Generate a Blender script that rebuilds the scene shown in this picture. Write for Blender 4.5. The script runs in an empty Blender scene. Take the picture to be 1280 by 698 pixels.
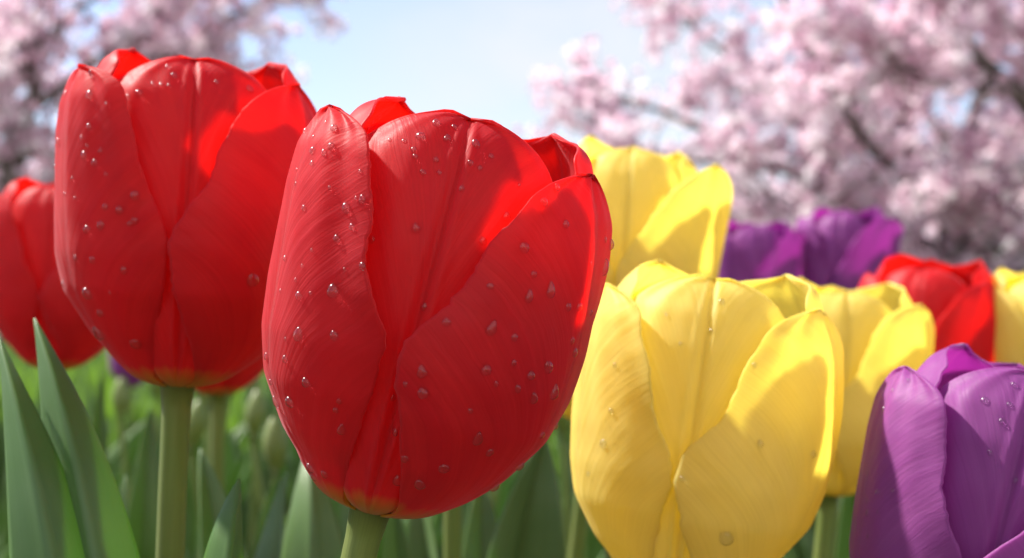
import bpy, math, random
import numpy as np
from mathutils import Vector, Matrix

# ------------------------------------------------------------------ camera, sky, sun, exposure
S = bpy.context.scene
COL = S.collection
PITCH = 1.643
CAM = Vector((0.0, 0.0, 0.42))
FPX = 1280 * 50 / 36.0
cam_d = bpy.data.cameras.new('camera')
cam = bpy.data.objects.new('camera', cam_d)
COL.objects.link(cam)
cam.location = CAM
cam.rotation_euler = (math.radians(90 + PITCH), 0, 0)
cam_d.lens = 50
cam_d.sensor_width = 36
cam_d.clip_start = 0.01
cam_d.clip_end = 3000
cam_d.dof.use_dof = True
cam_d.dof.focus_distance = 0.253
cam_d.dof.aperture_fstop = 20.0
S.camera = cam

SUN_EL, SUN_AZ = 48.0, -62.0     # azimuth measured from +Y (view direction) clockwise: left and a little beyond
w = bpy.data.worlds.new('World')
S.world = w
w.use_nodes = True
nt = w.node_tree
bg = nt.nodes['Background']
bg.inputs['Strength'].default_value = 0.083
sky = nt.nodes.new('ShaderNodeTexSky')
sky.sky_type = 'NISHITA'
sky.sun_disc = False
sky.sun_elevation = math.radians(SUN_EL)
sky.sun_rotation = math.radians(SUN_AZ)
sky.air_density = 1.0
sky.dust_density = 0.3
sky.ozone_density = 1.5
tc = nt.nodes.new('ShaderNodeTexCoord')
mp = nt.nodes.new('ShaderNodeMapping')
mp.inputs['Scale'].default_value = (3.0, 3.0, 5.0)
mp.inputs['Location'].default_value = (0.35, 0.0, 0.2)
cn = nt.nodes.new('ShaderNodeTexNoise')
cn.inputs['Scale'].default_value = 1.25
cn.inputs['Detail'].default_value = 6
cn.inputs['Roughness'].default_value = 0.55
cr = nt.nodes.new('ShaderNodeValToRGB')
cr.color_ramp.elements[0].position = 0.28
cr.color_ramp.elements[1].position = 0.60
cr.color_ramp.elements[0].color = (0.0, 0.0, 0.0, 1)
cr.color_ramp.elements[1].color = (0.95, 0.95, 0.95, 1)
cmix = nt.nodes.new('ShaderNodeMix')
cmix.data_type = 'RGBA'
cmix.inputs['B'].default_value = (4.6, 4.65, 4.75, 1)
nt.links.new(tc.outputs['Generated'], mp.inputs['Vector'])
nt.links.new(mp.outputs['Vector'], cn.inputs['Vector'])
nt.links.new(cn.outputs['Fac'], cr.inputs['Fac'])
bank = nt.nodes.new('ShaderNodeVectorMath')               # one broad cloud bank low in the sky, the rest nearly clear
bank.operation = 'DISTANCE'
bank.inputs[1].default_value = (0.06, 0.98, 0.17)
nt.links.new(tc.outputs['Generated'], bank.inputs[0])
bankr = nt.nodes.new('ShaderNodeMapRange')
bankr.interpolation_type = 'SMOOTHSTEP'
bankr.inputs['From Min'].default_value = 0.02
bankr.inputs['From Max'].default_value = 0.24
bankr.inputs['To Min'].default_value = 1.0
bankr.inputs['To Max'].default_value = 0.12
nt.links.new(bank.outputs['Value'], bankr.inputs['Value'])
cmul = nt.nodes.new('ShaderNodeMath')
cmul.operation = 'MULTIPLY'
nt.links.new(cr.outputs['Color'], cmul.inputs[0])
nt.links.new(bankr.outputs['Result'], cmul.inputs[1])
nt.links.new(cmul.outputs[0], cmix.inputs['Factor'])
tint = nt.nodes.new('ShaderNodeMix')
tint.data_type = 'RGBA'
tint.blend_type = 'MULTIPLY'
tint.inputs['Factor'].default_value = 1.0
tint.inputs['B'].default_value = (0.98, 0.90, 0.95, 1)
nt.links.new(sky.outputs['Color'], tint.inputs['A'])
nt.links.new(tint.outputs['Result'], cmix.inputs['A'])
high = nt.nodes.new('ShaderNodeVectorMath')               # bright cloud bank added out of view behind the camera, as soft front fill
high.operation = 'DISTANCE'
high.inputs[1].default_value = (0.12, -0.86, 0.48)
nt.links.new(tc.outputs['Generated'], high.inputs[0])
fillr = nt.nodes.new('ShaderNodeMapRange')
fillr.interpolation_type = 'SMOOTHSTEP'
fillr.inputs['From Min'].default_value = 0.35
fillr.inputs['From Max'].default_value = 1.05
fillr.inputs['To Min'].default_value = 1.0
fillr.inputs['To Max'].default_value = 0.0
nt.links.new(high.outputs['Value'], fillr.inputs['Value'])
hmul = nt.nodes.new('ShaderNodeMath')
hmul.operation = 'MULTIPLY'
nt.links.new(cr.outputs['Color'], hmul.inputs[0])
nt.links.new(fillr.outputs['Result'], hmul.inputs[1])
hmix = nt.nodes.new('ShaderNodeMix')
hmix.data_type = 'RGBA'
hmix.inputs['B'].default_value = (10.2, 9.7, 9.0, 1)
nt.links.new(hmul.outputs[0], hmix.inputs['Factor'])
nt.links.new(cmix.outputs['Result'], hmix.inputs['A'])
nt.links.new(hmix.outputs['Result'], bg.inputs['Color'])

sd = bpy.data.lights.new('sun', 'SUN')
sd.energy = 4.6
sd.angle = math.radians(2.0)
sd.color = (1.0, 0.95, 0.87)
sun = bpy.data.objects.new('sun', sd)
COL.objects.link(sun)
az, el = math.radians(SUN_AZ), math.radians(SUN_EL)
SUNDIR = Vector((math.sin(az) * math.cos(el), math.cos(az) * math.cos(el), math.sin(el)))
sun.rotation_euler = (-SUNDIR).to_track_quat('-Z', 'Y').to_euler()
sun.location = (-3, 1, 6)

S.view_settings.view_transform = 'Standard'
S.view_settings.look = 'None'
S.view_settings.exposure = 1.30
S.view_settings.gamma = 1
S.render.engine = 'CYCLES'
S.cycles.max_bounces = 12
S.cycles.diffuse_bounces = 9
S.cycles.transmission_bounces = 10
S.cycles.glossy_bounces = 4
S.cycles.transparent_max_bounces = 12
S.cycles.caustics_refractive = True
S.cycles.caustics_reflective = False
S.cycles.blur_glossy = 0.6
S.cycles.sample_clamp_indirect = 4.0
S.cycles.use_denoising = True
try:
    S.cycles.denoiser = 'OPENIMAGEDENOISE'
except Exception:
    pass

RCAM = cam.rotation_euler.to_matrix()

def pix_dir(px, py):
    return RCAM @ Vector(((px - 640) / FPX, (349 - py) / FPX, -1.0))

def at(px, py, d):
    """The point d metres deep along the view whose picture falls on pixel (px, py) of the 1280x698 photograph."""
    return CAM + pix_dir(px, py) * d

# ------------------------------------------------------------------ helpers
def tag(o, label=None, cat=None, group=None, kind=None):
    if label: o['label'] = label
    if cat: o['category'] = cat
    if group: o['group'] = group
    if kind: o['kind'] = kind
    return o

def empty(name, loc):
    o = bpy.data.objects.new(name, None)
    COL.objects.link(o)
    o.location = loc
    o.empty_display_size = 0.02
    return o

def mesh_obj(name, verts, faces, mat, parent=None, smooth=True, uvs=None):
    me = bpy.data.meshes.new(name)
    me.from_pydata([tuple(map(float, v)) for v in verts], [], [tuple(map(int, f)) for f in faces])
    if uvs:
        li = np.empty(len(me.loops), dtype=np.int32)
        me.loops.foreach_get('vertex_index', li)
        for nm, arr in uvs.items():
            l = me.uv_layers.new(name=nm)
            l.data.foreach_set('uv', np.asarray(arr, dtype=np.float32)[li].ravel())
    if smooth:
        me.polygons.foreach_set('use_smooth', np.ones(len(me.polygons), dtype=bool))
    me.materials.append(mat)
    me.update()
    o = bpy.data.objects.new(name, me)
    COL.objects.link(o)
    if parent is not None:
        o.parent = parent
    return o

def grid_faces(nu, nv, wrap=False, base=0):
    i, j = np.meshgrid(np.arange(nu - 1), np.arange(nv if wrap else nv - 1), indexing='ij')
    j2 = (j + 1) % nv
    return np.stack([base + i * nv + j, base + i * nv + j2, base + (i + 1) * nv + j2, base + (i + 1) * nv + j], -1).reshape(-1, 4)

def solidify(o, th, offset=-1.0):
    m = o.modifiers.new('thickness', 'SOLIDIFY')
    m.thickness = th
    m.offset = offset
    m.use_even_offset = False
    return m

def smooth_interp(xs, pts, k=0.03, n=600):
    """Piecewise-linear points smoothed with a short window; returns values at xs in 0..1."""
    px = np.array([p[0] for p in pts], float)
    py = np.array([p[1] for p in pts], float)
    g = np.linspace(0, 1, n)
    y = np.interp(g, px, py)
    m = max(1, int(k * n))
    ker = np.ones(2 * m + 1) / (2 * m + 1)
    for _ in range(2):
        yp = np.concatenate([2 * y[0] - y[m:0:-1], y, 2 * y[-1] - y[-2:-m - 2:-1]])
        y = np.convolve(yp, ker, 'valid')
    return np.interp(xs, g, y)

# ------------------------------------------------------------------ materials
def new_mat(name):
    m = bpy.data.materials.new(name)
    m.use_nodes = True
    n = m.node_tree
    n.nodes.clear()
    out = n.nodes.new('ShaderNodeOutputMaterial')
    return m, n, out

def nd(n, t, **kw):
    x = n.nodes.new(t)
    for k, v in kw.items():
        setattr(x, k, v)
    return x

def ramp(n, fac, stops):
    r = nd(n, 'ShaderNodeValToRGB')
    e = r.color_ramp.elements
    while len(e) < len(stops):
        e.new(0.5)
    for i, (p, c) in enumerate(stops):
        e[i].position = p
        e[i].color = (*c, 1)
    n.links.new(fac, r.inputs['Fac'])
    return r.outputs['Color']

def mixc(n, fac, a, b, blend='MIX'):
    m = nd(n, 'ShaderNodeMix', data_type='RGBA', blend_type=blend)
    for sock, val in ((m.inputs['Factor'], fac), (m.inputs['A'], a), (m.inputs['B'], b)):
        if isinstance(val, (int, float)):
            sock.default_value = val
        elif isinstance(val, tuple):
            sock.default_value = (*val, 1)
        else:
            n.links.new(val, sock)
    return m.outputs['Result']

def petal_mat(name, body, streak, claw, trans, rough=0.48, sheen=0.25, tfac=0.45, bump=0.24, sheen_tint=(1, .8, .8)):
    m, n, out = new_mat(name)
    L = n.links.new
    vein = nd(n, 'ShaderNodeUVMap', uv_map='vein')          # (fan coordinate, across)
    st = nd(n, 'ShaderNodeUVMap', uv_map='UVMap')           # (along, across)
    info = nd(n, 'ShaderNodeObjectInfo')
    mpv = nd(n, 'ShaderNodeMapping')
    mpv.inputs['Scale'].default_value = (95, 2.4, 1)
    L(vein.outputs['UV'], mpv.inputs['Vector'])
    offs = nd(n, 'ShaderNodeVectorMath', operation='ADD')
    rnd = nd(n, 'ShaderNodeCombineXYZ')
    mul = nd(n, 'ShaderNodeMath', operation='MULTIPLY')
    mul.inputs[1].default_value = 37.0
    L(info.outputs['Random'], mul.inputs[0])
    L(mul.outputs[0], rnd.inputs['Z'])
    L(mpv.outputs['Vector'], offs.inputs[0])
    L(rnd.outputs['Vector'], offs.inputs[1])
    fine = nd(n, 'ShaderNodeTexNoise')
    fine.inputs['Scale'].default_value = 1.0
    fine.inputs['Detail'].default_value = 3.0
    fine.inputs['Roughness'].default_value = 0.6
    L(offs.outputs[0], fine.inputs['Vector'])
    sc2 = nd(n, 'ShaderNodeVectorMath', operation='MULTIPLY')
    sc2.inputs[1].default_value = (0.16, 0.7, 1)
    L(offs.outputs[0], sc2.inputs[0])
    broad = nd(n, 'ShaderNodeTexNoise')
    broad.inputs['Scale'].default_value = 1.0
    broad.inputs['Detail'].default_value = 4.0
    L(sc2.outputs[0], broad.inputs['Vector'])
    tco = nd(n, 'ShaderNodeTexCoord')
    grain = nd(n, 'ShaderNodeTexNoise')
    grain.inputs['Scale'].default_value = 2600
    grain.inputs['Detail'].default_value = 2
    L(tco.outputs['Object'], grain.inputs['Vector'])
    blotch = nd(n, 'ShaderNodeTexNoise')
    blotch.inputs['Scale'].default_value = 45
    blotch.inputs['Detail'].default_value = 3
    L(tco.outputs['Object'], blotch.inputs['Vector'])
    sep = nd(n, 'ShaderNodeSeparateXYZ')
    L(st.outputs['UV'], sep.inputs[0])
    # claw (yellow base) fades up along streaks
    jit = nd(n, 'ShaderNodeMath', operation='MULTIPLY_ADD')
    jit.inputs[1].default_value = 0.05
    L(broad.outputs['Fac'], jit.inputs[0])
    sub = nd(n, 'ShaderNodeMath', operation='SUBTRACT')
    L(sep.outputs['X'], jit.inputs[2])
    L(jit.outputs[0], sub.inputs[0])
    sub.inputs[1].default_value = 0.025
    clawf = ramp(n, sub.outputs[0], [(0.012, (1, 1, 1)), (0.04, (.5, .5, .5)), (0.07, (0, 0, 0))])
    c = mixc(n, broad.outputs['Fac'], body, streak)
    fr = ramp(n, fine.outputs['Fac'], [(0.35, (0.80, 0.80, 0.80)), (0.65, (1.08, 1.08, 1.08))])
    c = mixc(n, 0.7, c, fr, 'MULTIPLY')
    br = ramp(n, blotch.outputs['Fac'], [(0.3, (0.86, 0.86, 0.86)), (0.7, (1.06, 1.06, 1.06))])
    c = mixc(n, 1.0, c, br, 'MULTIPLY')
    c = mixc(n, clawf, c, claw)
    tcol = mixc(n, clawf, trans, claw)
    p = nd(n, 'ShaderNodeBsdfPrincipled')
    L(c, p.inputs['Base Color'])
    rr = nd(n, 'ShaderNodeMapRange')
    rr.inputs['To Min'].default_value = rough - 0.07
    rr.inputs['To Max'].default_value = rough + 0.13
    L(grain.outputs['Fac'], rr.inputs['Value'])
    L(rr.outputs['Result'], p.inputs['Roughness'])
    p.inputs['Specular IOR Level'].default_value = 0.34
    p.inputs['Sheen Weight'].default_value = sheen
    p.inputs['Sheen Roughness'].default_value = 0.35
    p.inputs['Sheen Tint'].default_value = (*sheen_tint, 1)
    b1 = nd(n, 'ShaderNodeBump')
    b1.inputs['Strength'].default_value = bump
    b1.inputs['Distance'].default_value = 0.00024
    L(fine.outputs['Fac'], b1.inputs['Height'])
    b2 = nd(n, 'ShaderNodeBump')
    b2.inputs['Strength'].default_value = 0.22
    b2.inputs['Distance'].default_value = 0.00012
    L(grain.outputs['Fac'], b2.inputs['Height'])
    b3 = nd(n, 'ShaderNodeBump')
    b3.inputs['Strength'].default_value = 0.5
    b3.inputs['Distance'].default_value = 0.0005
    L(broad.outputs['Fac'], b3.inputs['Height'])
    L(b3.outputs['Normal'], b1.inputs['Normal'])
    L(b1.outputs['Normal'], b2.inputs['Normal'])
    L(b2.outputs['Normal'], p.inputs['Normal'])
    t = nd(n, 'ShaderNodeBsdfTranslucent')
    L(tcol, t.inputs['Color'])
    L(b1.outputs['Normal'], t.inputs['Normal'])
    mx = nd(n, 'ShaderNodeMixShader')
    mx.inputs[0].default_value = tfac
    L(p.outputs[0], mx.inputs[1])
    L(t.outputs[0], mx.inputs[2])
    L(mx.outputs[0], out.inputs['Surface'])
    return m

M_RED = petal_mat('red_petal', (0.72, 0.040, 0.044), (0.55, 0.014, 0.036), (0.62, 0.52, 0.06), (0.96, 0.078, 0.046), tfac=0.64, sheen=.30, sheen_tint=(1, .72, .78))
M_YEL = petal_mat('yellow_petal', (0.94, 0.85, 0.37), (0.93, 0.82, 0.27), (0.80, 0.70, 0.20), (1.0, 0.90, 0.32), tfac=0.70, sheen=0.10, sheen_tint=(1, 1, .8))
M_PUR = petal_mat('purple_petal', (0.43, 0.125, 0.41), (0.33, 0.070, 0.33), (0.40, 0.20, 0.32), (0.66, 0.15, 0.58), tfac=0.56, sheen=0.35, rough=.5, sheen_tint=(1, .75, 1))
PETALS = {'red': M_RED, 'yellow': M_YEL, 'purple': M_PUR}

def green_mat(name, c1, c2, trans, tfac=0.25, rough=0.42, sheen=0.2, stripe=120):
    m, n, out = new_mat(name)
    L = n.links.new
    uv = nd(n, 'ShaderNodeUVMap', uv_map='UVMap')
    mp_ = nd(n, 'ShaderNodeMapping')
    mp_.inputs['Scale'].default_value = (3, stripe, 1)
    L(uv.outputs['UV'], mp_.inputs['Vector'])
    s = nd(n, 'ShaderNodeTexNoise')
    s.inputs['Scale'].default_value = 1
    s.inputs['Detail'].default_value = 3
    L(mp_.outputs['Vector'], s.inputs['Vector'])
    tco = nd(n, 'ShaderNodeTexCoord')
    b = nd(n, 'ShaderNodeTexNoise')
    b.inputs['Scale'].default_value = 30
    b.inputs['Detail'].default_value = 4
    L(tco.outputs['Object'], b.inputs['Vector'])
    c = mixc(n, ramp(n, b.outputs['Fac'], [(0.35, (0, 0, 0)), (0.65, (1, 1, 1))]), c1, c2)
    c = mixc(n, 0.7, c, ramp(n, s.outputs['Fac'], [(0.35, (.78, .78, .78)), (0.65, (1.1, 1.1, 1.1))]), 'MULTIPLY')
    p = nd(n, 'ShaderNodeBsdfPrincipled')
    L(c, p.inputs['Base Color'])
    p.inputs['Roughness'].default_value = rough
    p.inputs['Sheen Weight'].default_value = sheen
    p.inputs['Sheen Roughness'].default_value = 0.4
    p.inputs['Sheen Tint'].default_value = (.85, 1, .95, 1)
    bm = nd(n, 'ShaderNodeBump')
    bm.inputs['Strength'].default_value = 0.35
    bm.inputs['Distance'].default_value = 0.0003
    L(s.outputs['Fac'], bm.inputs['Height'])
    L(bm.outputs['Normal'], p.inputs['Normal'])
    t = nd(n, 'ShaderNodeBsdfTranslucent')
    t.inputs['Color'].default_value = (*trans, 1)
    mx = nd(n, 'ShaderNodeMixShader')
    mx.inputs[0].default_value = tfac
    L(p.outputs[0], mx.inputs[1])
    L(t.outputs[0], mx.inputs[2])
    L(mx.outputs[0], out.inputs['Surface'])
    return m

M_LEAF = green_mat('tulip_leaf', (0.110, 0.195, 0.042), (0.158, 0.245, 0.080), (0.17, 0.32, 0.024), tfac=0.38, rough=0.36, sheen=.1)
M_GLAUCOUS = green_mat('waxy_tulip_leaf', (0.125, 0.230, 0.070), (0.175, 0.280, 0.120), (0.29, 0.52, 0.03), tfac=0.52, rough=0.38, sheen=.05)
M_STEM = green_mat('tulip_stem', (0.150, 0.195, 0.036), (0.195, 0.225, 0.055), (0.30, 0.42, 0.04), tfac=0.22, stripe=60, sheen=0.08)

def water_mat():
    m, n, out = new_mat('water')
    L = n.links.new
    rf = nd(n, 'ShaderNodeBsdfRefraction')
    rf.inputs['IOR'].default_value = 1.33
    rf.inputs['Roughness'].default_value = 0.0
    tr = nd(n, 'ShaderNodeBsdfTransparent')
    tr.inputs['Color'].default_value = (.98, .98, .98, 1)
    body = nd(n, 'ShaderNodeMixShader')
    body.inputs[0].default_value = 0.56
    L(rf.outputs[0], body.inputs[1])
    L(tr.outputs[0], body.inputs[2])
    gl = nd(n, 'ShaderNodeBsdfGlossy')
    gl.inputs['Roughness'].default_value = 0.24
    fr = nd(n, 'ShaderNodeFresnel')
    fr.inputs['IOR'].default_value = 1.55
    mx = nd(n, 'ShaderNodeMixShader')
    geo = nd(n, 'ShaderNodeNewGeometry')
    ior = nd(n, 'ShaderNodeMapRange')                        # the same reflectance entering and leaving the drop
    ior.inputs['To Min'].default_value = 1.46
    ior.inputs['To Max'].default_value = 1 / 1.46
    L(geo.outputs['Backfacing'], ior.inputs['Value'])
    L(ior.outputs['Result'], fr.inputs['IOR'])
    L(fr.outputs[0], mx.inputs[0])
    L(body.outputs[0], mx.inputs[1])
    L(gl.outputs[0], mx.inputs[2])
    L(mx.outputs[0], out.inputs['Surface'])
    return m
M_WATER = water_mat()

def simple_mat(name, stops, scale, rough=0.9, detail=6, trans=None, bump=0.0, coord='Object'):
    m, n, out = new_mat(name)
    L = n.links.new
    tco = nd(n, 'ShaderNodeTexCoord')
    b = nd(n, 'ShaderNodeTexNoise')
    b.inputs['Scale'].default_value = scale
    b.inputs['Detail'].default_value = detail
    L(tco.outputs[coord], b.inputs['Vector'])
    c = ramp(n, b.outputs['Fac'], stops)
    p = nd(n, 'ShaderNodeBsdfPrincipled')
    L(c, p.inputs['Base Color'])
    p.inputs['Roughness'].default_value = rough
    if bump:
        bm = nd(n, 'ShaderNodeBump')
        bm.inputs['Strength'].default_value = bump
        bm.inputs['Distance'].default_value = 0.02
        L(b.outputs['Fac'], bm.inputs['Height'])
        L(bm.outputs['Normal'], p.inputs['Normal'])
    if trans:
        t = nd(n, 'ShaderNodeBsdfTranslucent')
        t.inputs['Color'].default_value = (*trans, 1)
        mx = nd(n, 'ShaderNodeMixShader')
        mx.inputs[0].default_value = 0.5
        L(p.outputs[0], mx.inputs[1])
        L(t.outputs[0], mx.inputs[2])
        L(mx.outputs[0], out.inputs['Surface'])
    else:
        L(p.outputs[0], out.inputs['Surface'])
    return m

M_GROUND = simple_mat('lawn_ground', [(0.3, (0.030, 0.060, 0.015)), (0.6, (0.050, 0.090, 0.022)), (0.8, (0.075, 0.10, 0.035))], 0.8)
M_SOIL = simple_mat('bed_soil', [(0.3, (0.030, 0.022, 0.015)), (0.7, (0.075, 0.055, 0.038))], 30, bump=0.6)
M_BARK = simple_mat('cherry_bark', [(0.3, (0.075, 0.060, 0.055)), (0.7, (0.19, 0.155, 0.14))], 14, bump=0.7)
def blossom_mat():
    m, n, out = new_mat('cherry_blossom')
    uv = nd(n, 'ShaderNodeUVMap', uv_map='tone')
    sp = nd(n, 'ShaderNodeSeparateXYZ')
    n.links.new(uv.outputs['UV'], sp.inputs[0])
    c = ramp(n, sp.outputs['X'], [(0.0, (0.80, 0.56, 0.67)), (0.4, (0.92, 0.78, 0.85)), (0.75, (0.96, 0.90, 0.93)), (1.0, (0.97, 0.95, 0.96))])
    p = nd(n, 'ShaderNodeBsdfPrincipled')
    n.links.new(c, p.inputs['Base Color'])
    p.inputs['Roughness'].default_value = 0.45
    t = nd(n, 'ShaderNodeBsdfTranslucent')
    n.links.new(c, t.inputs['Color'])
    mx = nd(n, 'ShaderNodeMixShader')
    mx.inputs[0].default_value = 0.5
    n.links.new(p.outputs[0], mx.inputs[1])
    n.links.new(t.outputs[0], mx.inputs[2])
    n.links.new(mx.outputs[0], out.inputs['Surface'])
    return m
M_BLOSSOM = blossom_mat()

# ------------------------------------------------------------------ setting: ground
def sheet(name, x0, x1, y0, y1, z, mat, n=2, amp=0.0, seed=0):
    rng = np.random.default_rng(seed)
    xs, ys = np.linspace(x0, x1, n), np.linspace(y0, y1, n)
    X, Y = np.meshgrid(xs, ys, indexing='ij')
    Z = np.full_like(X, z) + rng.uniform(-amp, amp, X.shape)
    o = mesh_obj(name, np.stack([X, Y, Z], -1).reshape(-1, 3), grid_faces(n, n)[:, ::-1], mat)
    return tag(o, kind='structure')
sheet('ground', -900, 900, -400, 1600, 0.0, M_GROUND)
sheet('flower_bed_soil', -6.5, 6.5, -1.0, 11.0, 0.03, M_SOIL, 90, 0.02, 3)

# ------------------------------------------------------------------ tulips
R_OUT = [(0, .05), (.006, .09), (.028, .14), (.09, .212), (.17, .282), (.30, .358), (.42, .386), (.55, .396), (.68, .398), (.80, .396), (.90, .385), (1, .35)]
R_IN = [(0, .04), (.01, .09), (.04, .15), (.10, .185), (.20, .235), (.35, .282), (.50, .310), (.65, .325), (.78, .322), (.88, .300), (.95, .262), (1, .21)]
W_OUT = [(0, 26), (.04, 34), (.10, 42), (.20, 50), (.32, 57), (.42, 58), (.52, 55.5), (.62, 50), (.72, 42), (.82, 34), (.90, 28), (1, 21)]
W_IN = [(0, 24), (.06, 28), (.15, 33), (.40, 44), (.65, 53), (.80, 55), (.90, 52), (1, 46)]

def petal(parent, origin, axis, front, H, mat, phi0, inner, height, seed, nu=56, nv=49, wl=1.0, wr=1.0, flare=0.0,
          curl_l=0.0, curl_r=0.0, groove=0.0, notch=0.0, th=0.00045, lift=0.0, nib=0.012, roff=0.0, cap=None, twist=0.0, wtop=0.0, wmul=1.0, edge_wave=0.0):
    rng = np.random.default_rng(seed)
    prof = R_IN if inner else R_OUT
    g = np.linspace(0, 1, 500)
    rr = smooth_interp(g, prof, 0.012)
    rr[0] = prof[0][1]
    seg = np.hypot(np.diff(g), np.diff(rr) * 1.0)
    arc = np.concatenate([[0], np.cumsum(seg)])
    arc /= arc[-1]
    s = np.linspace(0, 1, nu)
    s = s + 0.16 * np.sin(math.pi * s) * s                    # closer rows towards the tip
    s = s / s[-1]
    t = np.interp(s, arc, g)
    wdt = smooth_interp(t, W_IN if inner else W_OUT, 0.04)
    capw = cap if cap is not None else (0.12 if inner else 0.085)
    k = np.clip((t - (1 - capw)) / capw, 0, 1)
    wdt = wdt * wmul + wtop * np.clip((t - .62) / .33, 0, 1)
    wdt = wdt * np.sqrt(np.clip(1 - k ** 2.0, 0, 1))
    v = np.linspace(-1, 1, nv)
    v = np.sign(v) * (np.abs(v) ** 0.92)
    T, V = np.meshgrid(t, v, indexing='ij')
    K = np.meshgrid(k, v, indexing='ij')[0]
    W = np.meshgrid(wdt, v, indexing='ij')[0]
    side = np.where(V < 0, wl, wr)
    ph = rng.uniform(0, 6.28, 12)
    edge = 1 + 0.020 * np.sin(9 * T + ph[0] + 2 * (V > 0)) + 0.012 * np.sin(21 * T + ph[1] + 3 * (V > 0)) + 0.006 * np.sin(47 * T + ph[8])
    kn = rng.normal(0, .007, (2, 70))
    edge = edge + np.where(V < 0, np.interp(T, np.linspace(0, 1, 70), kn[0]), np.interp(T, np.linspace(0, 1, 70), kn[1]))
    sw = edge_wave * (np.exp(-((T - .43) / .09) ** 2) * .02 - np.exp(-((T - .63) / .10) ** 2) * .07)
    edge = edge + sw
    PHI = np.radians(phi0) + np.radians(W * side * edge) * V + twist * (T - .4)
    h = T * height
    # the tip: a small nib at the midrib or a shallow notch
    h = h + nib * np.exp(-(V * W / 5.0) ** 2) * K ** 3 - notch * np.exp(-(V * W / 11.0) ** 2) * K ** 1.5
    h = h - lift * V ** 2 * T
    r = smooth_interp(T.ravel(), prof, 0.012).reshape(T.shape)
    aV = np.abs(V)
    full = np.clip(T / 0.12, 0, 1)
    r = r + roff * full
    r = r + (0.020 if inner else 0.036) * (1 - V ** 2) * np.sin(math.pi * np.clip(T, 0, 1)) ** 0.7            # belly of the single petal
    r = r + flare * np.clip((T - .45) / .55, 0, 1) ** 1.6
    e4 = np.clip((aV - .55) / .45, 0, 1) ** 2
    r = r + e4 * (np.where(V < 0, curl_l, curl_r) * np.exp(-((T - .62) / .22) ** 2))
    r = r - 0.018 * e4 * np.exp(-((T - .25) / .2) ** 2)
    # midrib groove with a ridge either side, plus long soft folds
    deg = V * W
    gf = np.clip(T / .15, 0, 1) * (1 - 0.35 * T)
    r = r - groove * np.exp(-(deg / 2.3) ** 2) * gf + groove * 0.75 * (np.exp(-((deg - 4.3) / 2.0) ** 2) + np.exp(-((deg + 4.3) / 2.0) ** 2)) * gf
    r = r - groove * 1.2 * np.exp(-(deg / 14.0) ** 2) * gf * T
    r = r + full * (0.0055 * np.sin(4.2 * T + 2.1 * V + ph[2]) + 0.004 * np.sin(9.0 * V + 3.0 * T + ph[3]) * T
                    + 0.0022 * np.sin(17 * V + 5 * T + ph[4]) * T + 0.0015 * np.sin(15 * T + 9 * V + ph[5]))
    r = r + 0.006 * e4 * np.sin(18 * T + ph[6] + 2 * (V > 0)) * full                    # wavy margin
    x, y, z = r * np.sin(PHI), -r * np.cos(PHI), h
    ax = Vector(axis).normalized()
    fr = Vector(front)
    fr = (fr - ax * fr.dot(ax)).normalized()
    rt = ax.cross(fr).normalized() * -1
    if rt.x < 0: rt = -rt
    B = np.array([rt, -fr, ax])                                                          # local x -> right, -y -> front
    P = (np.stack([x, y, z], -1).reshape(-1, 3) * H) @ B + np.array(origin)
    q = (T * height - 0.62 * np.sqrt(aV) * np.clip(W / 50, .15, 1.2)) + 5 * (V > 0)
    uv = np.stack([T, V * .5 + .5], -1).reshape(-1, 2)
    vein = np.stack([q, V * .5 + .5], -1).reshape(-1, 2)
    F = grid_faces(nu, nv)
    o = mesh_obj('petal', P, F, mat, parent, uvs={'UVMap': uv, 'vein': vein})
    solidify(o, th)
    return o

def bezier(p, n):
    t = np.linspace(0, 1, n)[:, None]
    p = [np.array(a, float) for a in p]
    return (1 - t) ** 3 * p[0] + 3 * (1 - t) ** 2 * t * p[1] + 3 * (1 - t) * t * t * p[2] + t ** 3 * p[3]

def tube(name, pts, radii, mat, parent=None, sides=20):
    pts = np.asarray(pts, float)
    n = len(pts)
    tan = np.gradient(pts, axis=0)
    tan /= np.linalg.norm(tan, axis=1)[:, None]
    ref = np.array([0.0, 1.0, 0.02])
    a = np.cross(tan, ref)
    a /= np.linalg.norm(a, axis=1)[:, None]
    b = np.cross(tan, a)
    th = np.linspace(0, 2 * math.pi, sides, endpoint=False)
    ring = a[:, None, :] * np.cos(th)[None, :, None] + b[:, None, :] * np.sin(th)[None, :, None]
    P = pts[:, None, :] + ring * np.asarray(radii)[:, None, None]
    uv = np.stack(np.meshgrid(np.linspace(0, 4, n), np.linspace(0, 1, sides), indexing='ij'), -1).reshape(-1, 2)
    F = [tuple(f) for f in grid_faces(n, sides, True)]
    F += [tuple(range(sides)), tuple(range((n - 1) * sides, n * sides))[::-1]]
    return mesh_obj(name, P.reshape(-1, 3), F, mat, parent, uvs={'UVMap': uv})

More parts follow.
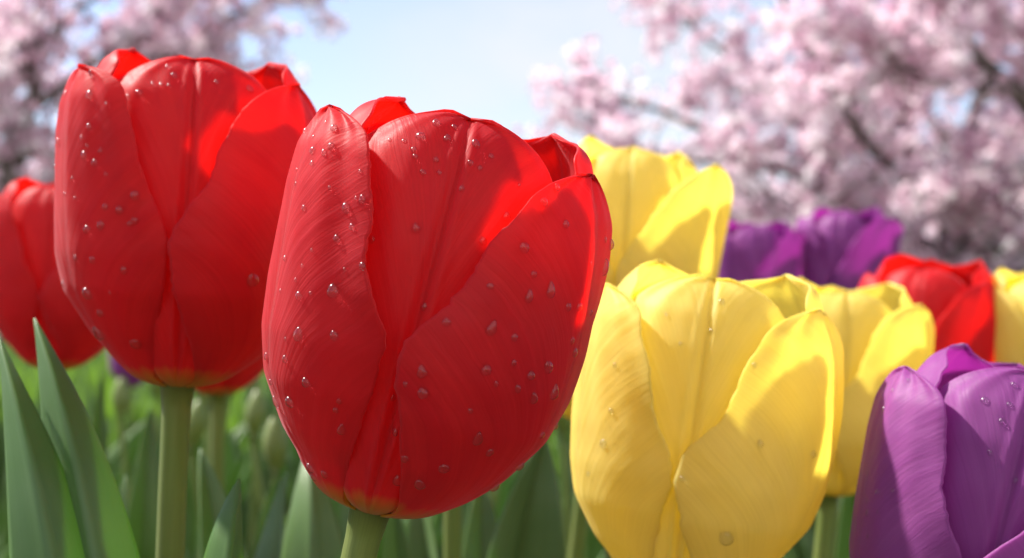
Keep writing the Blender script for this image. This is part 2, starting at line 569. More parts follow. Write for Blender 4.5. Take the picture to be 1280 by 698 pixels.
def leaf_arrays(ctrl, width, face, fold=0.5, nu=40, nv=15, seed=0, wave=0.06, twist=0.0, peak=0.38, tip=1.0):
    rng = np.random.default_rng(seed)
    c = bezier(ctrl, nu)
    tan = np.gradient(c, axis=0)
    tan /= np.linalg.norm(tan, axis=1)[:, None]
    fc = np.array(face, float)
    Sd = np.cross(tan, fc)
    Sd /= np.linalg.norm(Sd, axis=1)[:, None]
    N = np.cross(Sd, tan)
    t = np.linspace(0, 1, nu)
    if twist:
        an = twist * t
        Sd, N = Sd * np.cos(an)[:, None] + N * np.sin(an)[:, None], N * np.cos(an)[:, None] - Sd * np.sin(an)[:, None]
    a = np.where(t < peak, 0.5 + 0.5 * np.sin(math.pi / 2 * t / peak), np.cos(math.pi / 2 * (t - peak) / (1 - peak)) ** (0.85 * tip))
    wv = np.clip(a, 0.0, 1) * width / 2
    v = np.linspace(-1, 1, nv)
    T, V = np.meshgrid(t, v, indexing='ij')
    ph = rng.uniform(0, 6.28, 4)
    W = wv[:, None]
    edge = 1 + 0.05 * np.sin(7 * T + ph[0] + 2 * (V > 0))
    lat = W * V * edge * np.cos(fold * (.72 + .28 * np.abs(V)))
    up = W * (np.abs(V) ** 1.12) * np.sin(fold) + W * wave * 3 * V ** 2 * np.sin(9 * T + ph[1] + 2.4 * (V > 0)) - W * .12 * np.exp(-(V / .12) ** 2)
    P = c[:, None, :] + Sd[:, None, :] * lat[..., None] + N[:, None, :] * up[..., None]
    uv = np.stack([T, V * .5 + .5], -1).reshape(-1, 2)
    return P.reshape(-1, 3), grid_faces(nu, nv), uv

def leaf(parent, ctrl, width, face=(0, -1, 0.1), mat=None, th=0.0007, **kw):
    o0 = np.array(parent.location)
    P, F, uv = leaf_arrays(ctrl, width, face, **kw)
    o = mesh_obj('leaf', P - o0, F, mat or M_LEAF, parent, uvs={'UVMap': uv})
    solidify(o, th, 0)
    return o

H0 = 0.075
HERO_PX = 500 / 0.075 * 1.0
D0 = FPX / HERO_PX

def tulip(colour, base_px, scale, tilt, label, seed, group='tulips in the bed', pitch=0.0, yaw=0.0, ground_dx=0.0, hi=False, stem_r=0.0032, lean=None,
          left=None, right=None, mid=None, opt=None, hscale=1.0):
    """A tulip: six petals in two whorls and a stem; base_px is where the foot of the flower head shows in the photograph."""
    opt = opt or {}
    d = D0 / scale
    o3 = at(base_px[0], base_px[1], d)
    tl = math.radians(tilt)
    axis = Vector((math.sin(tl), math.sin(math.radians(pitch)), math.cos(tl))).normalized()
    front = Vector((CAM.x - o3.x, CAM.y - o3.y, 0)).normalized()
    L = axis
    foot = Vector((o3.x - math.sin(tl) * 0.10 + ground_dx, o3.y + 0.01, 0.02))
    root = empty('tulip', foot)
    tag(root, label, 'tulip', group)
    org = o3 - foot
    H = H0 * hscale
    rng = random.Random(seed)
    nu, nv = (84, 73) if hi else (44, 37)
    j = lambda a: rng.uniform(-a, a)
    base = dict(nu=nu, nv=nv)
    lf = dict(edge_wave=1.0, phi0=-66 + yaw + j(2), inner=False, height=.930 + j(.01), cap=.085, wtop=8, flare=.055, curl_r=.014, curl_l=0, roff=-.036, nib=.001, groove=.0015, wr=.97)
    rf = dict(edge_wave=1.0, phi0=58 + yaw + j(2), inner=False, height=.938 + j(.01), cap=.115, wtop=5, flare=.004, curl_l=-.004, curl_r=0, roff=.004, nib=.004, groove=.0008, wl=1.10)
    bk = dict(phi0=190 + yaw + j(4), inner=True, height=1.02 + j(.012), flare=0.03, roff=.02, wmul=1.15)
    md = dict(phi0=-2 + yaw + j(2), inner=True, height=1.0 + j(.008), groove=.012, notch=.016, nib=0)
    bl = dict(phi0=-119 + yaw + j(4), inner=True, height=1.035 + j(.012), groove=.003, flare=.02, wmul=1.12, wtop=8, cap=.08)
    br = dict(phi0=117 + yaw + j(4), inner=True, height=1.04 + j(.012), groove=.003, flare=.055, wmul=1.12, wtop=10, cap=.08)
    for dst, src in ((lf, left), (rf, right), (md, mid), (bl, opt.get('bl')), (br, opt.get('br')), (bk, opt.get('bk'))):
        if src: dst.update(src)
    for k, kw in enumerate((lf, rf, bk, md, bl, br)):
        petal(root, org, axis, front, H, PETALS[colour], seed=seed * 17 + k, **base, **kw)
    # stem: leaves the head along its axis and bends to the ground
    top = org + axis * (0.012 * H)
    c = bezier([top, org - axis * 0.075, Vector((0, 0, 0.14)), Vector((0, 0, 0))], 40)
    s = np.linspace(0, 1, 40)
    rad = stem_r * (1.0 + 0.25 * np.exp(-(s / .02) ** 2) + 0.25 * s)
    tube('stem', c, rad, M_STEM, root)
    return root

hero = tulip('red', (462, 640), 1.0, 14.6, 'largest red tulip, covered in water drops and leaning over in front of the yellow ones', 1, hi=True, mid=dict(phi0=-3),
             left=dict(curl_r=.040))
red2 = tulip('red', (222, 484), 0.81, 3.0, 'upright dewy red tulip standing between the largest red tulip and the pointed green leaves', 2, hi=True, ground_dx=0.0)
yel1 = tulip('yellow', (842, 746), 0.80, 8.2, 'big dewy yellow tulip close beside the largest red tulip', 3, hi=True)
pur1 = tulip('purple', (1185, 889), 0.87, 14.5, 'big dewy purple tulip cut off by the picture edge', 4, hi=True)
red3 = tulip('red', (68, 463), 0.46, 2.0, 'blurred red tulip half hidden behind the upright dewy red one, at the picture edge', 5, yaw=-7, left=dict(flare=.04))
yel2 = tulip('yellow', (778, 456), 0.535, 3.5, 'tallest blurred yellow tulip, rising behind the largest red tulip against the blossom', 6, left=dict(flare=.07), right=dict(flare=.09, wtop=-2, cap=.16), mid=dict(wmul=.86), opt=dict(br=dict(flare=.01, height=1.0), bl=dict(phi0=-108, height=1.05)), yaw=-3, pitch=-3)
yel3 = tulip('yellow', (735, 528), 0.44, 2.0, 'mostly hidden yellow tulip whose foot shows low between the two biggest flowers', 7, ground_dx=-.03)
yel4 = tulip('yellow', (1035, 619), 0.515, 4.5, 'blurred yellow tulip just behind the big dewy yellow one, beside the big purple one', 8, right=dict(flare=.05), yaw=5, ground_dx=-.02)
pur2 = tulip('purple', (938, 428), 0.295, 2.0, 'small blurred purple tulip next to the tallest blurred yellow tulip', 9, left=dict(flare=.09), right=dict(flare=.06), mid=dict(wmul=.8), yaw=9)
pur3 = tulip('purple', (1050, 412), 0.295, 3.0, 'small blurred purple tulip next to the blurred red one, below the blossom', 10, left=dict(flare=.07), right=dict(flare=.12, wtop=2), mid=dict(wmul=.75), yaw=-6)
red4 = tulip('red', (1148, 552), 0.44, 4.0, 'blurred red tulip behind the big purple one, in front of the cherry trunk', 11, left=dict(flare=.05), right=dict(flare=.015, wtop=2), yaw=-8, pitch=-4)
yel5 = tulip('yellow', (1306, 570), 0.45, 0.0, 'pale blurred yellow tulip cut off by the picture edge above the big purple one', 12, yaw=14, left=dict(flare=.05))
red5 = tulip('red', (272, 494), 0.40, 0.0, 'red tulip hidden behind the upright dewy red one, only its underside showing', 13)
pur4 = tulip('purple', (163, 485), 0.13, 0.0, 'tiny purple tulip almost wholly hidden behind the upright dewy red one', 14)
red6 = tulip('red', (566, 600), 0.52, 0.0, 'tulip hidden behind the largest red one with only its pale stem showing', 15, ground_dx=.0)

# sharp leaves of the front plants
def px_leaf(parent, pts, d, width, **kw):
    """A leaf whose midline passes the given points of the view, from its foot at the plant's foot to its tip."""
    p = [at(x, y, dd) for (x, y), dd in zip(pts, d)]
    return leaf(parent, [parent.location + Vector((0, 0, .01))] + p, width, **kw)

px_leaf(red2, [(175, 1000), (70, 690), (-2, 421)], (.27, .275, .318), 0.036, mat=M_GLAUCOUS, fold=.80, face=(-.32, 1, -.1), seed=2, peak=.35, tip=1.25, nu=70)
px_leaf(red2, [(230, 1000), (125, 640), (43, 399)], (.28, .285, .325), 0.036, mat=M_GLAUCOUS, fold=.80, face=(-.32, 1, -.1), seed=3, peak=.4, tip=1.25, nu=70)
px_leaf(red2, [(262, 1000), (272, 760), (299, 600)], (.28, .275, .305), 0.019, mat=M_GLAUCOUS, fold=0.8, face=(-.45, 1, -.1), seed=4, peak=.5, nu=60)

# ------------------------------------------------------------------ leafy plants behind
def plant_at(px, py, d, leaves, label, group=None):
    g = at(px, py, d)
    root = empty('tulip_plant', (g.x, g.y, 0.02))
    tag(root, label, 'plant', group)
    for (pts, width, kw) in leaves:
        p = [at(x, y, dd) for x, y, dd in pts]
        leaf(root, [root.location] + p, width, **kw)
    return root

plant_at(400, 1000, .62, [([(400, 900, .46), (398, 700, .45), (384, 560, .50)], .040, dict(fold=.6, seed=21, face=(-.15, 1, -.1))),
                          ([(330, 900, .66), (330, 720, .66), (350, 585, .66)], .030, dict(fold=.6, seed=22, face=(-.4, -1, .2)))],
         'broad pale green tulip leaves standing under the largest red tulip')
plant_at(640, 1050, .52, [([(620, 900, .50), (636, 700, .47), (682, 545, .48)], .046, dict(fold=.6, seed=23, face=(.3, -1, .1), wave=.12)),
                          ([(500, 900, .50), (503, 720, .50), (490, 610, .50)], .020, dict(fold=.4, seed=24, face=(-.3, -1, .1)))],
         'green tulip leaf with a wavy pale margin between the two biggest flowers')
plant_at(1085, 1000, .66, [([(1085, 900, .66), (1080, 720, .66), (1062, 575, .66)], .046, dict(fold=.5, seed=25))],
         'dark green leaf between the yellow tulips and the big purple one')
plant_at(130, 900, .75, [([(120, 800, .74), (118, 620, .74), (128, 462, .74)], .022, dict(fold=.5, seed=26)),
                         ([(170, 800, .70), (178, 660, .70), (188, 505, .72)], .028, dict(fold=.5, seed=27, face=(.4, -1, 0)))],
         'bright green pointed leaves behind the stem of the upright dewy red tulip')

plant_at(300, 1000, .50, [([(300, 900, .48), (292, 740, .47), (250, 560, .50)], .030, dict(fold=.5, seed=31, face=(.5, -1, .2))),
                          ([(320, 900, .50), (345, 740, .49), (358, 590, .53)], .036, dict(fold=.45, seed=32, face=(-.9, -1, .2)))],
         'pair of broad mid green leaves between the two dewy red tulips')
plant_at(150, 1000, .52, [([(150, 900, .52), (150, 740, .50), (158, 590, .52)], .034, dict(fold=.5, seed=33, face=(-.8, -1, .2)))],
         'broad leaf behind the two pointed green leaves')
plant_at(560, 1000, .60, [([(560, 900, .58), (548, 740, .57), (520, 600, .60)], .034, dict(fold=.5, seed=34, face=(-.7, -1, .2))),
                          ([(590, 900, .58), (605, 740, .57), (600, 590, .60)], .034, dict(fold=.5, seed=35, face=(.4, -1, .2)))],
         'broad leaves beside the pale stem below the largest red tulip')

def proto_plant(seed, n):
    rng = random.Random(seed)
    root = empty('tulip_plant', (0, 0, 0))
    for k in range(n):
        a = rng.uniform(0, 6.28) if k else rng.uniform(-.5, .5)
        hgt = rng.uniform(.20, .34)
        out = rng.uniform(.03, .11)
        ca, sa = math.cos(a), math.sin(a)
        bend = rng.uniform(-.04, .05)
        ctrl = [(0, 0, 0), (ca * .02, sa * .02, hgt * .35), (ca * out * .6, sa * out * .6, hgt * .75), (ca * (out + bend), sa * (out + bend), hgt)]
        leaf(root, ctrl, rng.uniform(.024, .05), face=(-ca + .05, -sa - .02, .25), fold=rng.uniform(.35, .8), seed=seed * 9 + k, nu=26, nv=9,
             wave=rng.uniform(.04, .12), twist=rng.uniform(-.5, .5), tip=1.0)
    return root

def copy_tree(o, parent=None):
    c = o.copy()
    COL.objects.link(c)
    c.parent = parent
    for ch in list(o.children):
        copy_tree(ch, c)
    return c

protos = [proto_plant(100 + k, 3 + k % 3) for k in range(5)]
rng = random.Random(4)
spots = []
y = 0.50
while y < 2.6:
    half = 0.46 * y + 0.22
    x = -half + rng.uniform(0, .1)
    while x < half:
        spots.append((x + rng.uniform(-.04, .04), y + rng.uniform(-.05, .05)))
        x += 0.105 + 0.02 * y
    y += 0.12 + 0.04 * y
used = set()
for i, (x, y) in enumerate(spots):
    k = rng.randrange(5)
    if k in used:
        o = copy_tree(protos[k])
    else:
        o = protos[k]
        used.add(k)
    o.location = (x, y, .02)
    o.rotation_euler = (0, 0, rng.uniform(0, 6.28))
    s = rng.uniform(.85, 1.12) * (1.0 if y > .7 else .9)
    o.scale = (s, s, s)
    tag(o, 'blurred leafy tulip plant without a bloom in the green mass behind the flowers', 'plant', 'leafy tulip plants behind the flowers')
for k in range(5):
    if k not in used:
        for ch in list(protos[k].children): bpy.data.objects.remove(ch)
        bpy.data.objects.remove(protos[k])

# pale buds on thin stalks among the leaves
for i, (px, py, d) in enumerate([(150, 520, 1.15), (198, 498, 1.5), (262, 512, 1.2), (284, 500, 1.0), (316, 545, .95), (322, 500, 1.35), (238, 560, .9), (600, 655, .85), (705, 545, 1.0),
                                 (1120, 640, 1.0), (1040, 668, .9), (345, 590, .8)]):
    tp = at(px, py, d)
    lean = rng.uniform(-.05, .05)
    root = empty('tulip_bud', (tp.x + lean, tp.y + rng.uniform(-.02, .02), .02))
    tag(root, 'closed pale green tulip bud on a thin stalk, blurred among the leaves', 'bud', 'closed tulip buds among the leaves')
    e = tp - root.location
    c = bezier([(0, 0, 0), (0, 0, e.z * .4), e * .85 - Vector((0, 0, .0)), e], 24)
    tube('stem', c, np.linspace(.0028, .0022, 24), M_STEM, root, 10)
    tt = np.linspace(0, 1, 14)
    rad = .0068 * np.sin(math.pi * np.clip(tt * .93 + .05, 0, 1)) ** .7 + .0004
    dirn = Vector((rng.uniform(-.3, .3), rng.uniform(-.2, .2), 1)).normalized()
    pts = [e + dirn * (.032 * q) for q in tt]
    tube('bud', pts, rad, M_STEM, root, 14)

# the far part of the bed: leaves nobody could count
rs = np.random.default_rng(8)
Vs, Fs, Us, nb = [], [], [], 0
for i in range(4600):
    yy = 2.5 + 8.0 * rs.random() ** 1.6
    xx = rs.uniform(-1, 1) * (0.55 * yy + .6)
    a = rs.uniform(0, 6.28); hgt = rs.uniform(.2, .36); out = rs.uniform(.02, .12)
    ca, sa = math.cos(a), math.sin(a)
    P, F, U = leaf_arrays([(xx, yy, .02), (xx + ca * .02, yy + sa * .02, hgt * .4), (xx + ca * out * .6, yy + sa * out * .6, hgt * .8), (xx + ca * out, yy + sa * out, hgt)],
                          rs.uniform(.025, .045), (-ca + .01, -sa, .2), fold=.5, nu=8, nv=5, seed=i)
    Vs.append(P); Fs.append(F + nb); Us.append(U); nb += len(P)
fo = mesh_obj('tulip_foliage', np.concatenate(Vs), np.concatenate(Fs), M_LEAF, uvs={'UVMap': np.concatenate(Us)})
tag(fo, 'mass of green tulip leaves covering the far part of the bed', 'foliage', kind='stuff')

# ------------------------------------------------------------------ cherry trees
def branch_tube(Vl, Fl, nb, pts, r0, r1, sides=7):
    pts = np.asarray(pts, float)
    n = len(pts)
    tan = np.gradient(pts, axis=0)
    tan /= np.linalg.norm(tan, axis=1)[:, None] + 1e-9
    ref = np.array([0.31, 0.9, 0.17])
    a = np.cross(tan, ref); a /= np.linalg.norm(a, axis=1)[:, None] + 1e-9
    b = np.cross(tan, a)
    th = np.linspace(0, 2 * math.pi, sides, endpoint=False)
    rad = np.linspace(r0, r1, n)
    P = pts[:, None, :] + (a[:, None, :] * np.cos(th)[None, :, None] + b[:, None, :] * np.sin(th)[None, :, None]) * rad[:, None, None]
    Vl.append(P.reshape(-1, 3))
    Fl.append(grid_faces(n, sides, True, nb))
    return nb + n * sides

def wiggle(p0, p1, n, amp, rng, sag=0.0):
    p0, p1 = np.array(p0, float), np.array(p1, float)
    t = np.linspace(0, 1, n)[:, None]
    L = np.linalg.norm(p1 - p0)
    off = np.cumsum(rng.normal(0, 1, (n, 3)), axis=0)
    off = off - off[0] - t * (off[-1] - off[0])
    p = p0 + t * (p1 - p0) + off * amp * L / math.sqrt(n)
    p[:, 2] += sag * L * np.sin(math.pi * t[:, 0])
    return p

def cherry(name_label, base, limbs, seed, n_sub=9, n_twig=7, blossoms=64000, bl=0.026, group='cherry trees in blossom', spread=1.0, trunk_r=.09, flat=0.7):
    """limbs: list of polylines (world points) with start and end radius; twigs and blossom clusters grow from them."""
    rng = np.random.default_rng(seed)
    base = np.array(base, float)
    root = empty('cherry_tree', base)
    tag(root, name_label, 'tree', group)
    Vl, Fl, nb = [], [], 0
    tips = []
    for pts, r0, r1 in limbs:
        pts = [np.array(p, float) - base for p in pts]
        line = np.concatenate([wiggle(pts[i], pts[i + 1], 8, .05, rng)[: (None if i == len(pts) - 2 else -1)] for i in range(len(pts) - 1)])
        nb = branch_tube(Vl, Fl, nb, line, r0, r1, 10)
        m = len(line)
        for q in range(n_sub):
            k = int(m * rng.uniform(.35, 1.0)) if r0 > .06 else int(m * rng.uniform(.15, 1.0))
            k = min(k, m - 2)
            p = line[k]
            d = line[k + 1] - line[k]
            d = d / np.linalg.norm(d)
            dd = d * rng.uniform(.2, .9) + rng.normal(0, .75, 3)
            dd[2] = dd[2] * flat + .12
            dd /= np.linalg.norm(dd)
            ln = rng.uniform(.45, 1.15) * spread
            sub = wiggle(p, p + dd * ln, 7, .10, rng, .06)
            rr = min(.016, max(.007, (r0 + (r1 - r0) * k / m) * .42))
            nb = branch_tube(Vl, Fl, nb, sub, rr, .005, 6)
            for _ in range(n_twig):
                kk = rng.integers(1, 6)
                e = dd * .5 + rng.normal(0, .7, 3)
                e /= np.linalg.norm(e)
                tw = wiggle(sub[kk], sub[kk] + e * rng.uniform(.15, .45) * spread, 5, .12, rng, -.03)
                nb = branch_tube(Vl, Fl, nb, tw, .0035, .0015, 5)
                tips.append(tw); 
            tips.append(sub[2:])
    mesh_obj('trunk', np.concatenate(Vl), np.concatenate(Fl), M_BARK, root)
    # blossom clusters along the twigs: every flower a handful of petals at its own angle
    P = np.concatenate(tips)
    ncl = blossoms // 14
    cidx = rng.integers(0, len(P), ncl)
    cen = P[cidx] + rng.normal(0, .030, (ncl, 3)) * spread
    c = np.repeat(cen, 14, axis=0)
    off = rng.normal(0, 1, (len(c), 3))
    off /= np.linalg.norm(off, axis=1)[:, None]
    rad = np.repeat(rng.uniform(.015, .042, ncl), 14)[:, None]
    c = c + off * rad * rng.uniform(.6, 1, (len(c), 1))
    nrm = off + rng.normal(0, .6, off.shape)
    nrm /= np.linalg.norm(nrm, axis=1)[:, None]
    a = np.cross(nrm, rng.normal(0, 1, nrm.shape)); a /= np.linalg.norm(a, axis=1)[:, None]
    b = np.cross(nrm, a)
    sz = bl * rng.uniform(.55, 1.1, (len(c), 1)) * .5
    dz = nrm * sz * .35
    q = np.stack([c - a * sz - b * sz * .6 + dz, c + a * sz * .8 - b * sz + dz * .2, c + a * sz + b * sz * .7 + dz, c - a * sz * .7 + b * sz + dz * .1], 1).reshape(-1, 3)
    me = bpy.data.meshes.new('crown')
    nq = len(c)
    me.vertices.add(nq * 4)
    me.vertices.foreach_set('co', q.astype(np.float32).ravel())
    me.loops.add(nq * 4)
    me.loops.foreach_set('vertex_index', np.arange(nq * 4, dtype=np.int32))
    me.polygons.add(nq)
    me.polygons.foreach_set('loop_start', np.arange(0, nq * 4, 4, dtype=np.int32))
    me.update(calc_edges=True)
    tone = np.repeat(rng.beta(1.1, 1.5, ncl), 14 * 4)
    tl_ = me.uv_layers.new(name='tone')
    tl_.data.foreach_set('uv', np.stack([tone, tone], -1).astype(np.float32).ravel())
    me.materials.append(M_BLOSSOM)
    o = bpy.data.objects.new('crown', me)
    COL.objects.link(o)
    o.parent = root
    return root

def A(x, y, d): return at(x, y, d)
D1 = 8.5
tb = A(1180, 400, D1); tb.z = 0
cherry('cherry tree in pink blossom with a forked grey trunk behind the red and purple tulips', tb, [
    ([tb, A(1186, 335, D1), A(1192, 275, D1)], .115, .075),
    ([A(1192, 275, D1), A(1140, 235, D1 - .2), A(1085, 180, D1 - .4), A(1020, 90, D1 - .5), A(960, -40, D1 - .5)], .045, .018),
    ([A(1192, 278, D1), A(1205, 190, D1 + .2), A(1235, 100, D1 + .3), A(1230, -60, D1 + .3)], .06, .025),
    ([A(1194, 280, D1), A(1245, 262, D1 - .2), A(1320, 200, D1 - .3), A(1400, 100, D1)], .045, .02),
    ([A(1188, 320, D1), A(1120, 290, D1 + .3), A(1060, 262, D1 + .4), A(950, 205, D1 + .3), A(830, 140, D1 + .2), A(720, 100, D1)], .045, .010),
    ([A(1060, 262, D1 + .4), A(1030, 190, D1 + .6), A(930, 90, D1 + .8), A(850, 20, D1 + .8)], .028, .010),
    ([A(950, 205, D1 + .3), A(860, 200, D1 + .3), A(770, 175, D1 + .3)], .022, .008),
    ([A(1205, 190, D1), A(1110, 80, D1 + .4), A(1080, -30, D1 + .5)], .03, .012),
    ([A(1192, 275, D1), A(1240, 330, D1 - .3), A(1290, 345, D1 - .4)], .03, .012),
], 31, n_sub=9, n_twig=8, blossoms=78000, bl=.032)
D2 = 7.2
tb = A(1420, 400, D2); tb.z = 0
cherry('cherry tree whose dark thick boughs reach into the top corner of the picture', tb, [
    ([tb, A(1420, 330, D2), A(1400, 230, D2)], .12, .085),
    ([A(1400, 230, D2), A(1330, 175, D2), A(1270, 115, D2 - .1), A(1200, 48, D2 - .1), A(1160, -60, D2)], .065, .028),
    ([A(1400, 230, D2), A(1340, 110, D2 + .2), A(1290, 30, D2 + .2), A(1260, -90, D2 + .2)], .05, .02),
    ([A(1270, 115, D2 - .1), A(1190, 110, D2 - .2), A(1110, 70, D2 - .3)], .025, .010),
    ([A(1400, 230, D2), A(1480, 100, D2), A(1520, -100, D2)], .06, .03),
], 32, n_sub=8, n_twig=7, blossoms=52000, bl=.032)
D3 = 9.0
tb = A(22, 400, D3); tb.z = 0
cherry('cherry tree in pink blossom with a dark crooked trunk above the red tulips', tb, [
    ([tb, A(12, 300, D3), A(15, 215, D3), A(30, 150, D3)], .10, .06),
    ([A(30, 150, D3), A(45, 115, D3), A(30, 70, D3), A(20, -40, D3)], .05, .025),
    ([A(32, 145, D3), A(75, 112, D3 - .2), A(130, 70, D3 - .3), A(190, 20, D3 - .3), A(250, -40, D3 - .2)], .035, .012),
    ([A(15, 215, D3), A(-40, 150, D3), A(-100, 60, D3)], .05, .02),
    ([A(75, 112, D3 - .2), A(150, 110, D3 - .2), A(220, 70, D3 - .1), A(300, 15, D3 - .1), A(340, -5, D3)], .022, .008),
    ([A(18, 200, D3), A(80, 190, D3 + .3), A(140, 150, D3 + .4), A(230, 100, D3 + .5)], .03, .010),
    ([A(30, 70, D3), A(100, 10, D3 + .2), A(180, -40, D3 + .2)], .03, .010),
    ([A(15, 215, D3), A(-30, 240, D3 + .3), A(-90, 230, D3 + .3)], .03, .010),
], 33, n_sub=8, n_twig=7, blossoms=64000, bl=.032)

# a row of younger trees farther off
def far_tree(label, px, d, seed, h=1.0):
    b = A(px, 400, d); b.z = 0
    rg = np.random.default_rng(seed)
    P = lambda dx, z, dy=0: (b.x + dx, b.y + dy, z)
    limbs = [([P(0, 0), P(.05, .5 * h), P(-.03, .9 * h)], .13, .09)]
    for k in range(7):
        a = k * 6.28 / 7 + rg.uniform(-.3, .3)
        limbs.append(([P(-.03, .9 * h), P(.7 * math.cos(a), 1.4 * h, .7 * math.sin(a)), P(1.6 * math.cos(a), rg.uniform(1.5, 2.6) * h, 1.6 * math.sin(a))], .055, .015))
    return cherry(label, b, limbs, seed, n_sub=8, n_twig=7, blossoms=36000, bl=.04, spread=1.15)
far_tree('distant rounded cherry tree between the purple tulips and the forked trunk', 1075, 15, 41)
far_tree('distant rounded cherry tree beyond the blurred red tulip', 1290, 16, 42)
far_tree('distant pale cherry tree low behind the small purple tulips', 900, 19, 43)
far_tree('distant cherry tree beyond the dark crooked trunk', 60, 17, 44)

# ------------------------------------------------------------------ water drops
bpy.context.view_layer.update()
DG = bpy.context.evaluated_depsgraph_get()

def drop_mesh(name, flat, tear, seed):
    nu, nv = 14, 24
    rg = np.random.default_rng(seed)
    th = np.linspace(0, math.pi, nu)
    ph = np.linspace(0, 2 * math.pi, nv, endpoint=False)
    T, Pp = np.meshgrid(th, ph, indexing='ij')
    x = np.sin(T) * np.cos(Pp)
    y = np.sin(T) * np.sin(Pp)
    z = np.cos(T)
    z = np.where(z > 0, z * flat, z * .18)
    wob = 1 + .05 * np.sin(2 * Pp + rg.uniform(0, 6)) + .03 * np.sin(3 * Pp + rg.uniform(0, 6))
    x, y = x * wob, y * wob
    x = x * (1 - tear * .35 * np.clip(y, 0, 1))
    y = np.where(y > 0, y * (1 + tear * .6), y)
    me = bpy.data.meshes.new(name)
    P = np.stack([x, y, z], -1).reshape(-1, 3)
    me.from_pydata([tuple(map(float, p)) for p in P], [], [tuple(map(int, f)) for f in grid_faces(nu, nv, True)[:, ::-1]])
    import bmesh
    bm = bmesh.new(); bm.from_mesh(me)
    bmesh.ops.remove_doubles(bm, verts=bm.verts, dist=1e-5)
    bmesh.ops.recalc_face_normals(bm, faces=bm.faces)
    bm.to_mesh(me); bm.free()
    me.polygons.foreach_set('use_smooth', np.ones(len(me.polygons), dtype=bool))
    me.materials.append(M_WATER)
    return me
DROPS = [drop_mesh('water_drop', f, t, i) for i, (f, t) in enumerate([(.80, 0), (.72, .15), (.85, .5), (.66, .05), (.8, .9)])]

def drops(lst, thing, where, group, seed):
    rg = random.Random(seed)
    ok = set(o.name for o in thing.children)
    for (px, py, r) in lst:
        dr = pix_dir(px, py).normalized()
        hit, loc, nrm, idx, ob, _ = S.ray_cast(DG, CAM, dr)
        if not hit or ob.name not in ok:
            continue
        if nrm.dot(dr) > 0: nrm = -nrm
        depth = (loc - CAM).dot(RCAM @ Vector((0, 0, -1)))
        rad = r * 1.22 / FPX * depth
        up = Vector((0, 0, 1)) - nrm * nrm.z
        if up.length < .05: up = Vector((0, 1, 0)) - nrm * nrm.y
        up.normalize()
        rt = up.cross(nrm).normalized()
        M = Matrix((rt, up, nrm)).transposed().to_4x4()
        big = r >= 5
        me = DROPS[rg.choice([0, 1, 2, 4] if big else [0, 1, 3, 2])]
        o = bpy.data.objects.new('water_drop', me)
        COL.objects.link(o)
        M = M @ Matrix.Rotation(rg.uniform(-.4, .4), 4, 'Z')
        o.matrix_world = Matrix.Translation(loc - nrm * rad * .02) @ M @ Matrix.Diagonal((rad, rad * rg.uniform(.95, 1.2), rad * rg.uniform(.85, 1.1), 1))
        size = 'large' if r >= 6 else ('small' if r >= 3.5 else 'tiny')
        tag(o, f'{size} clear water drop on {where}', 'water drop', group)

HL = [(407,153,2),(417,160,4),(414,183,4),(405,191,3),(391,188,4),(390,204,3),(382,164,3),(392,171,2),(450,214,2),(380,260,3),(412,235,2),(433,260,5),(453,250,4),(445,248,2),
      (440,284,3.5),(421,299,4),(464,300,4),(453,333,4),(390,313,2),(378,333,2),(357,323,3),(374,370,4.5),(417,365,7),(370,350,2),(388,367,2),(431,337,2),(351,364,2),(371,212,2),(370,230,2),
      (373,419,6),(418,420,5),(326,451,5),(333,446,4),(357,449,4),(383,479,5),(339,478,3),(346,504,5),(363,503,6),(336,515,5),(357,424,2),(424,502,3),(420,513,3),(427,538,5),(389,586,5),(392,597,4),(406,593,4)]
HC = [(487,175,2),(505,176,2.5),(526,171,5),(517,187,3),(519,196,3),(545,154,4),(545,200,3.5),(529,216,3.5),(549,216,3),(520,286,5),(559,174,4),(568,159,3),(595,181,4.5),(588,204,3),(600,211,3),(614,196,3),(577,236,3),(649,232,2)]
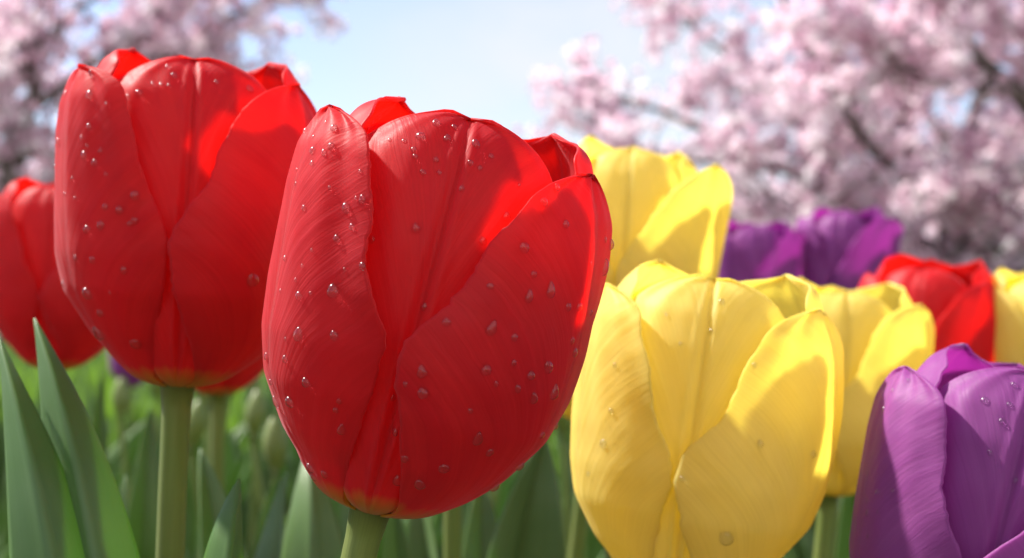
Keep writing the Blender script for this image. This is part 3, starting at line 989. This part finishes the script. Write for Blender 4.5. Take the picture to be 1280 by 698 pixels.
HR = [(680,253,5),(696,235,4),(633,271,4.5),(707,281,4),(655,310,6),(604,302,4),(667,343,4),(688,365,6),(661,372,5),(613,358,4),(710,384,4),(724,384,4),(755,337,6),(763,306,5),(764,270,3),(756,300,3),
      (738,391,3),(748,392,2),(558,403,5),(614,412,6),(738,329,2),(643,422,4),(715,426,3.5),(718,441,5),(685,459,6),(607,463,6),(663,470,5),(642,454,3),(620,480,3),(692,492,6),(667,499,5),(647,486,4),(597,550,6),
      (612,566,4.5),(555,586,6),(694,533,4),(686,549,3),(677,544,4),(649,583,5),(635,605,4),(618,609,6),(622,624,5),(574,647,5),(588,514,3),(528,466,6),(529,492,6),(507,481,3),(491,498,3),(494,540,4),(506,574,4),(498,601,6),(525,606,6),(530,384,4)]
drops(HL, hero, 'the sunlit outer petal of the largest red tulip', 'water drops on the largest red tulip', 1)
drops(HC, hero, 'the grooved middle petal of the largest red tulip', 'water drops on the largest red tulip', 2)
drops(HR, hero, 'the broad shaded petal of the largest red tulip', 'water drops on the largest red tulip', 3)
RL = [(112,119,4.5),(115,92,4),(82,117,3),(133,130,2),(112,159,3.5),(73,177,3.5),(69,209,2.5),(102,173,2.5),(109,183,2),(105,194,4),(126,189,3),(119,204,4),(133,218,2.5),(91,224,2.5),(81,243,2),(94,248,2),(169,245,5),
      (132,259,4),(150,263,5),(126,282,4.5),(109,287,4.5),(169,276,4),(162,280,3),(95,323,3),(116,325,4),(80,356,3.5),(110,367,6),(155,338,4),(138,366,2),(126,392,4),(125,418,7),(170,430,6)]
RC = [(210,84,3),(218,95,3.5),(174,117,4.5),(160,121,3),(191,105,2.5),(201,106,2),(211,107,2),(312,112,4),(271,103,2.5)]
RR = [(356,269,5),(356,334,8),(316,350,7),(372,341,3)]
drops(RL, red2, 'the pinkish outer petal of the upright dewy red tulip', 'water drops on the upright red tulip', 4)
drops(RC, red2, 'the grooved middle petal of the upright dewy red tulip', 'water drops on the upright red tulip', 5)
drops(RR, red2, 'the orange-lit petal of the upright dewy red tulip', 'water drops on the upright red tulip', 6)
YL = [(754,555,4.5),(764,514,3),(736,593,2.5),(769,457,2.5),(950,555,4),(1016,568,4),(853,599,3),(908,673,8),(902,378,3.5),(889,414,2.5),(851,430,2),(943,457,3),(833,394,2)]
drops(YL, yel1, 'a petal of the big dewy yellow tulip', 'water drops on the big yellow tulip', 7)
PL = [(1231,501,4),(1267,481,3),(1262,506,3),(1252,527,3),(1238,566,3),(1105,512,2.5),(1116,488,2),(1097,616,3),(1085,642,3),(1116,614,2.5),(1084,626,2),(1098,641,2),(1086,671,2.5),(1269,601,3.5),(1081,567,2),(1136,476,2)]
drops(PL, pur1, 'a petal of the big dewy purple tulip', 'water drops on the big purple tulip', 8)
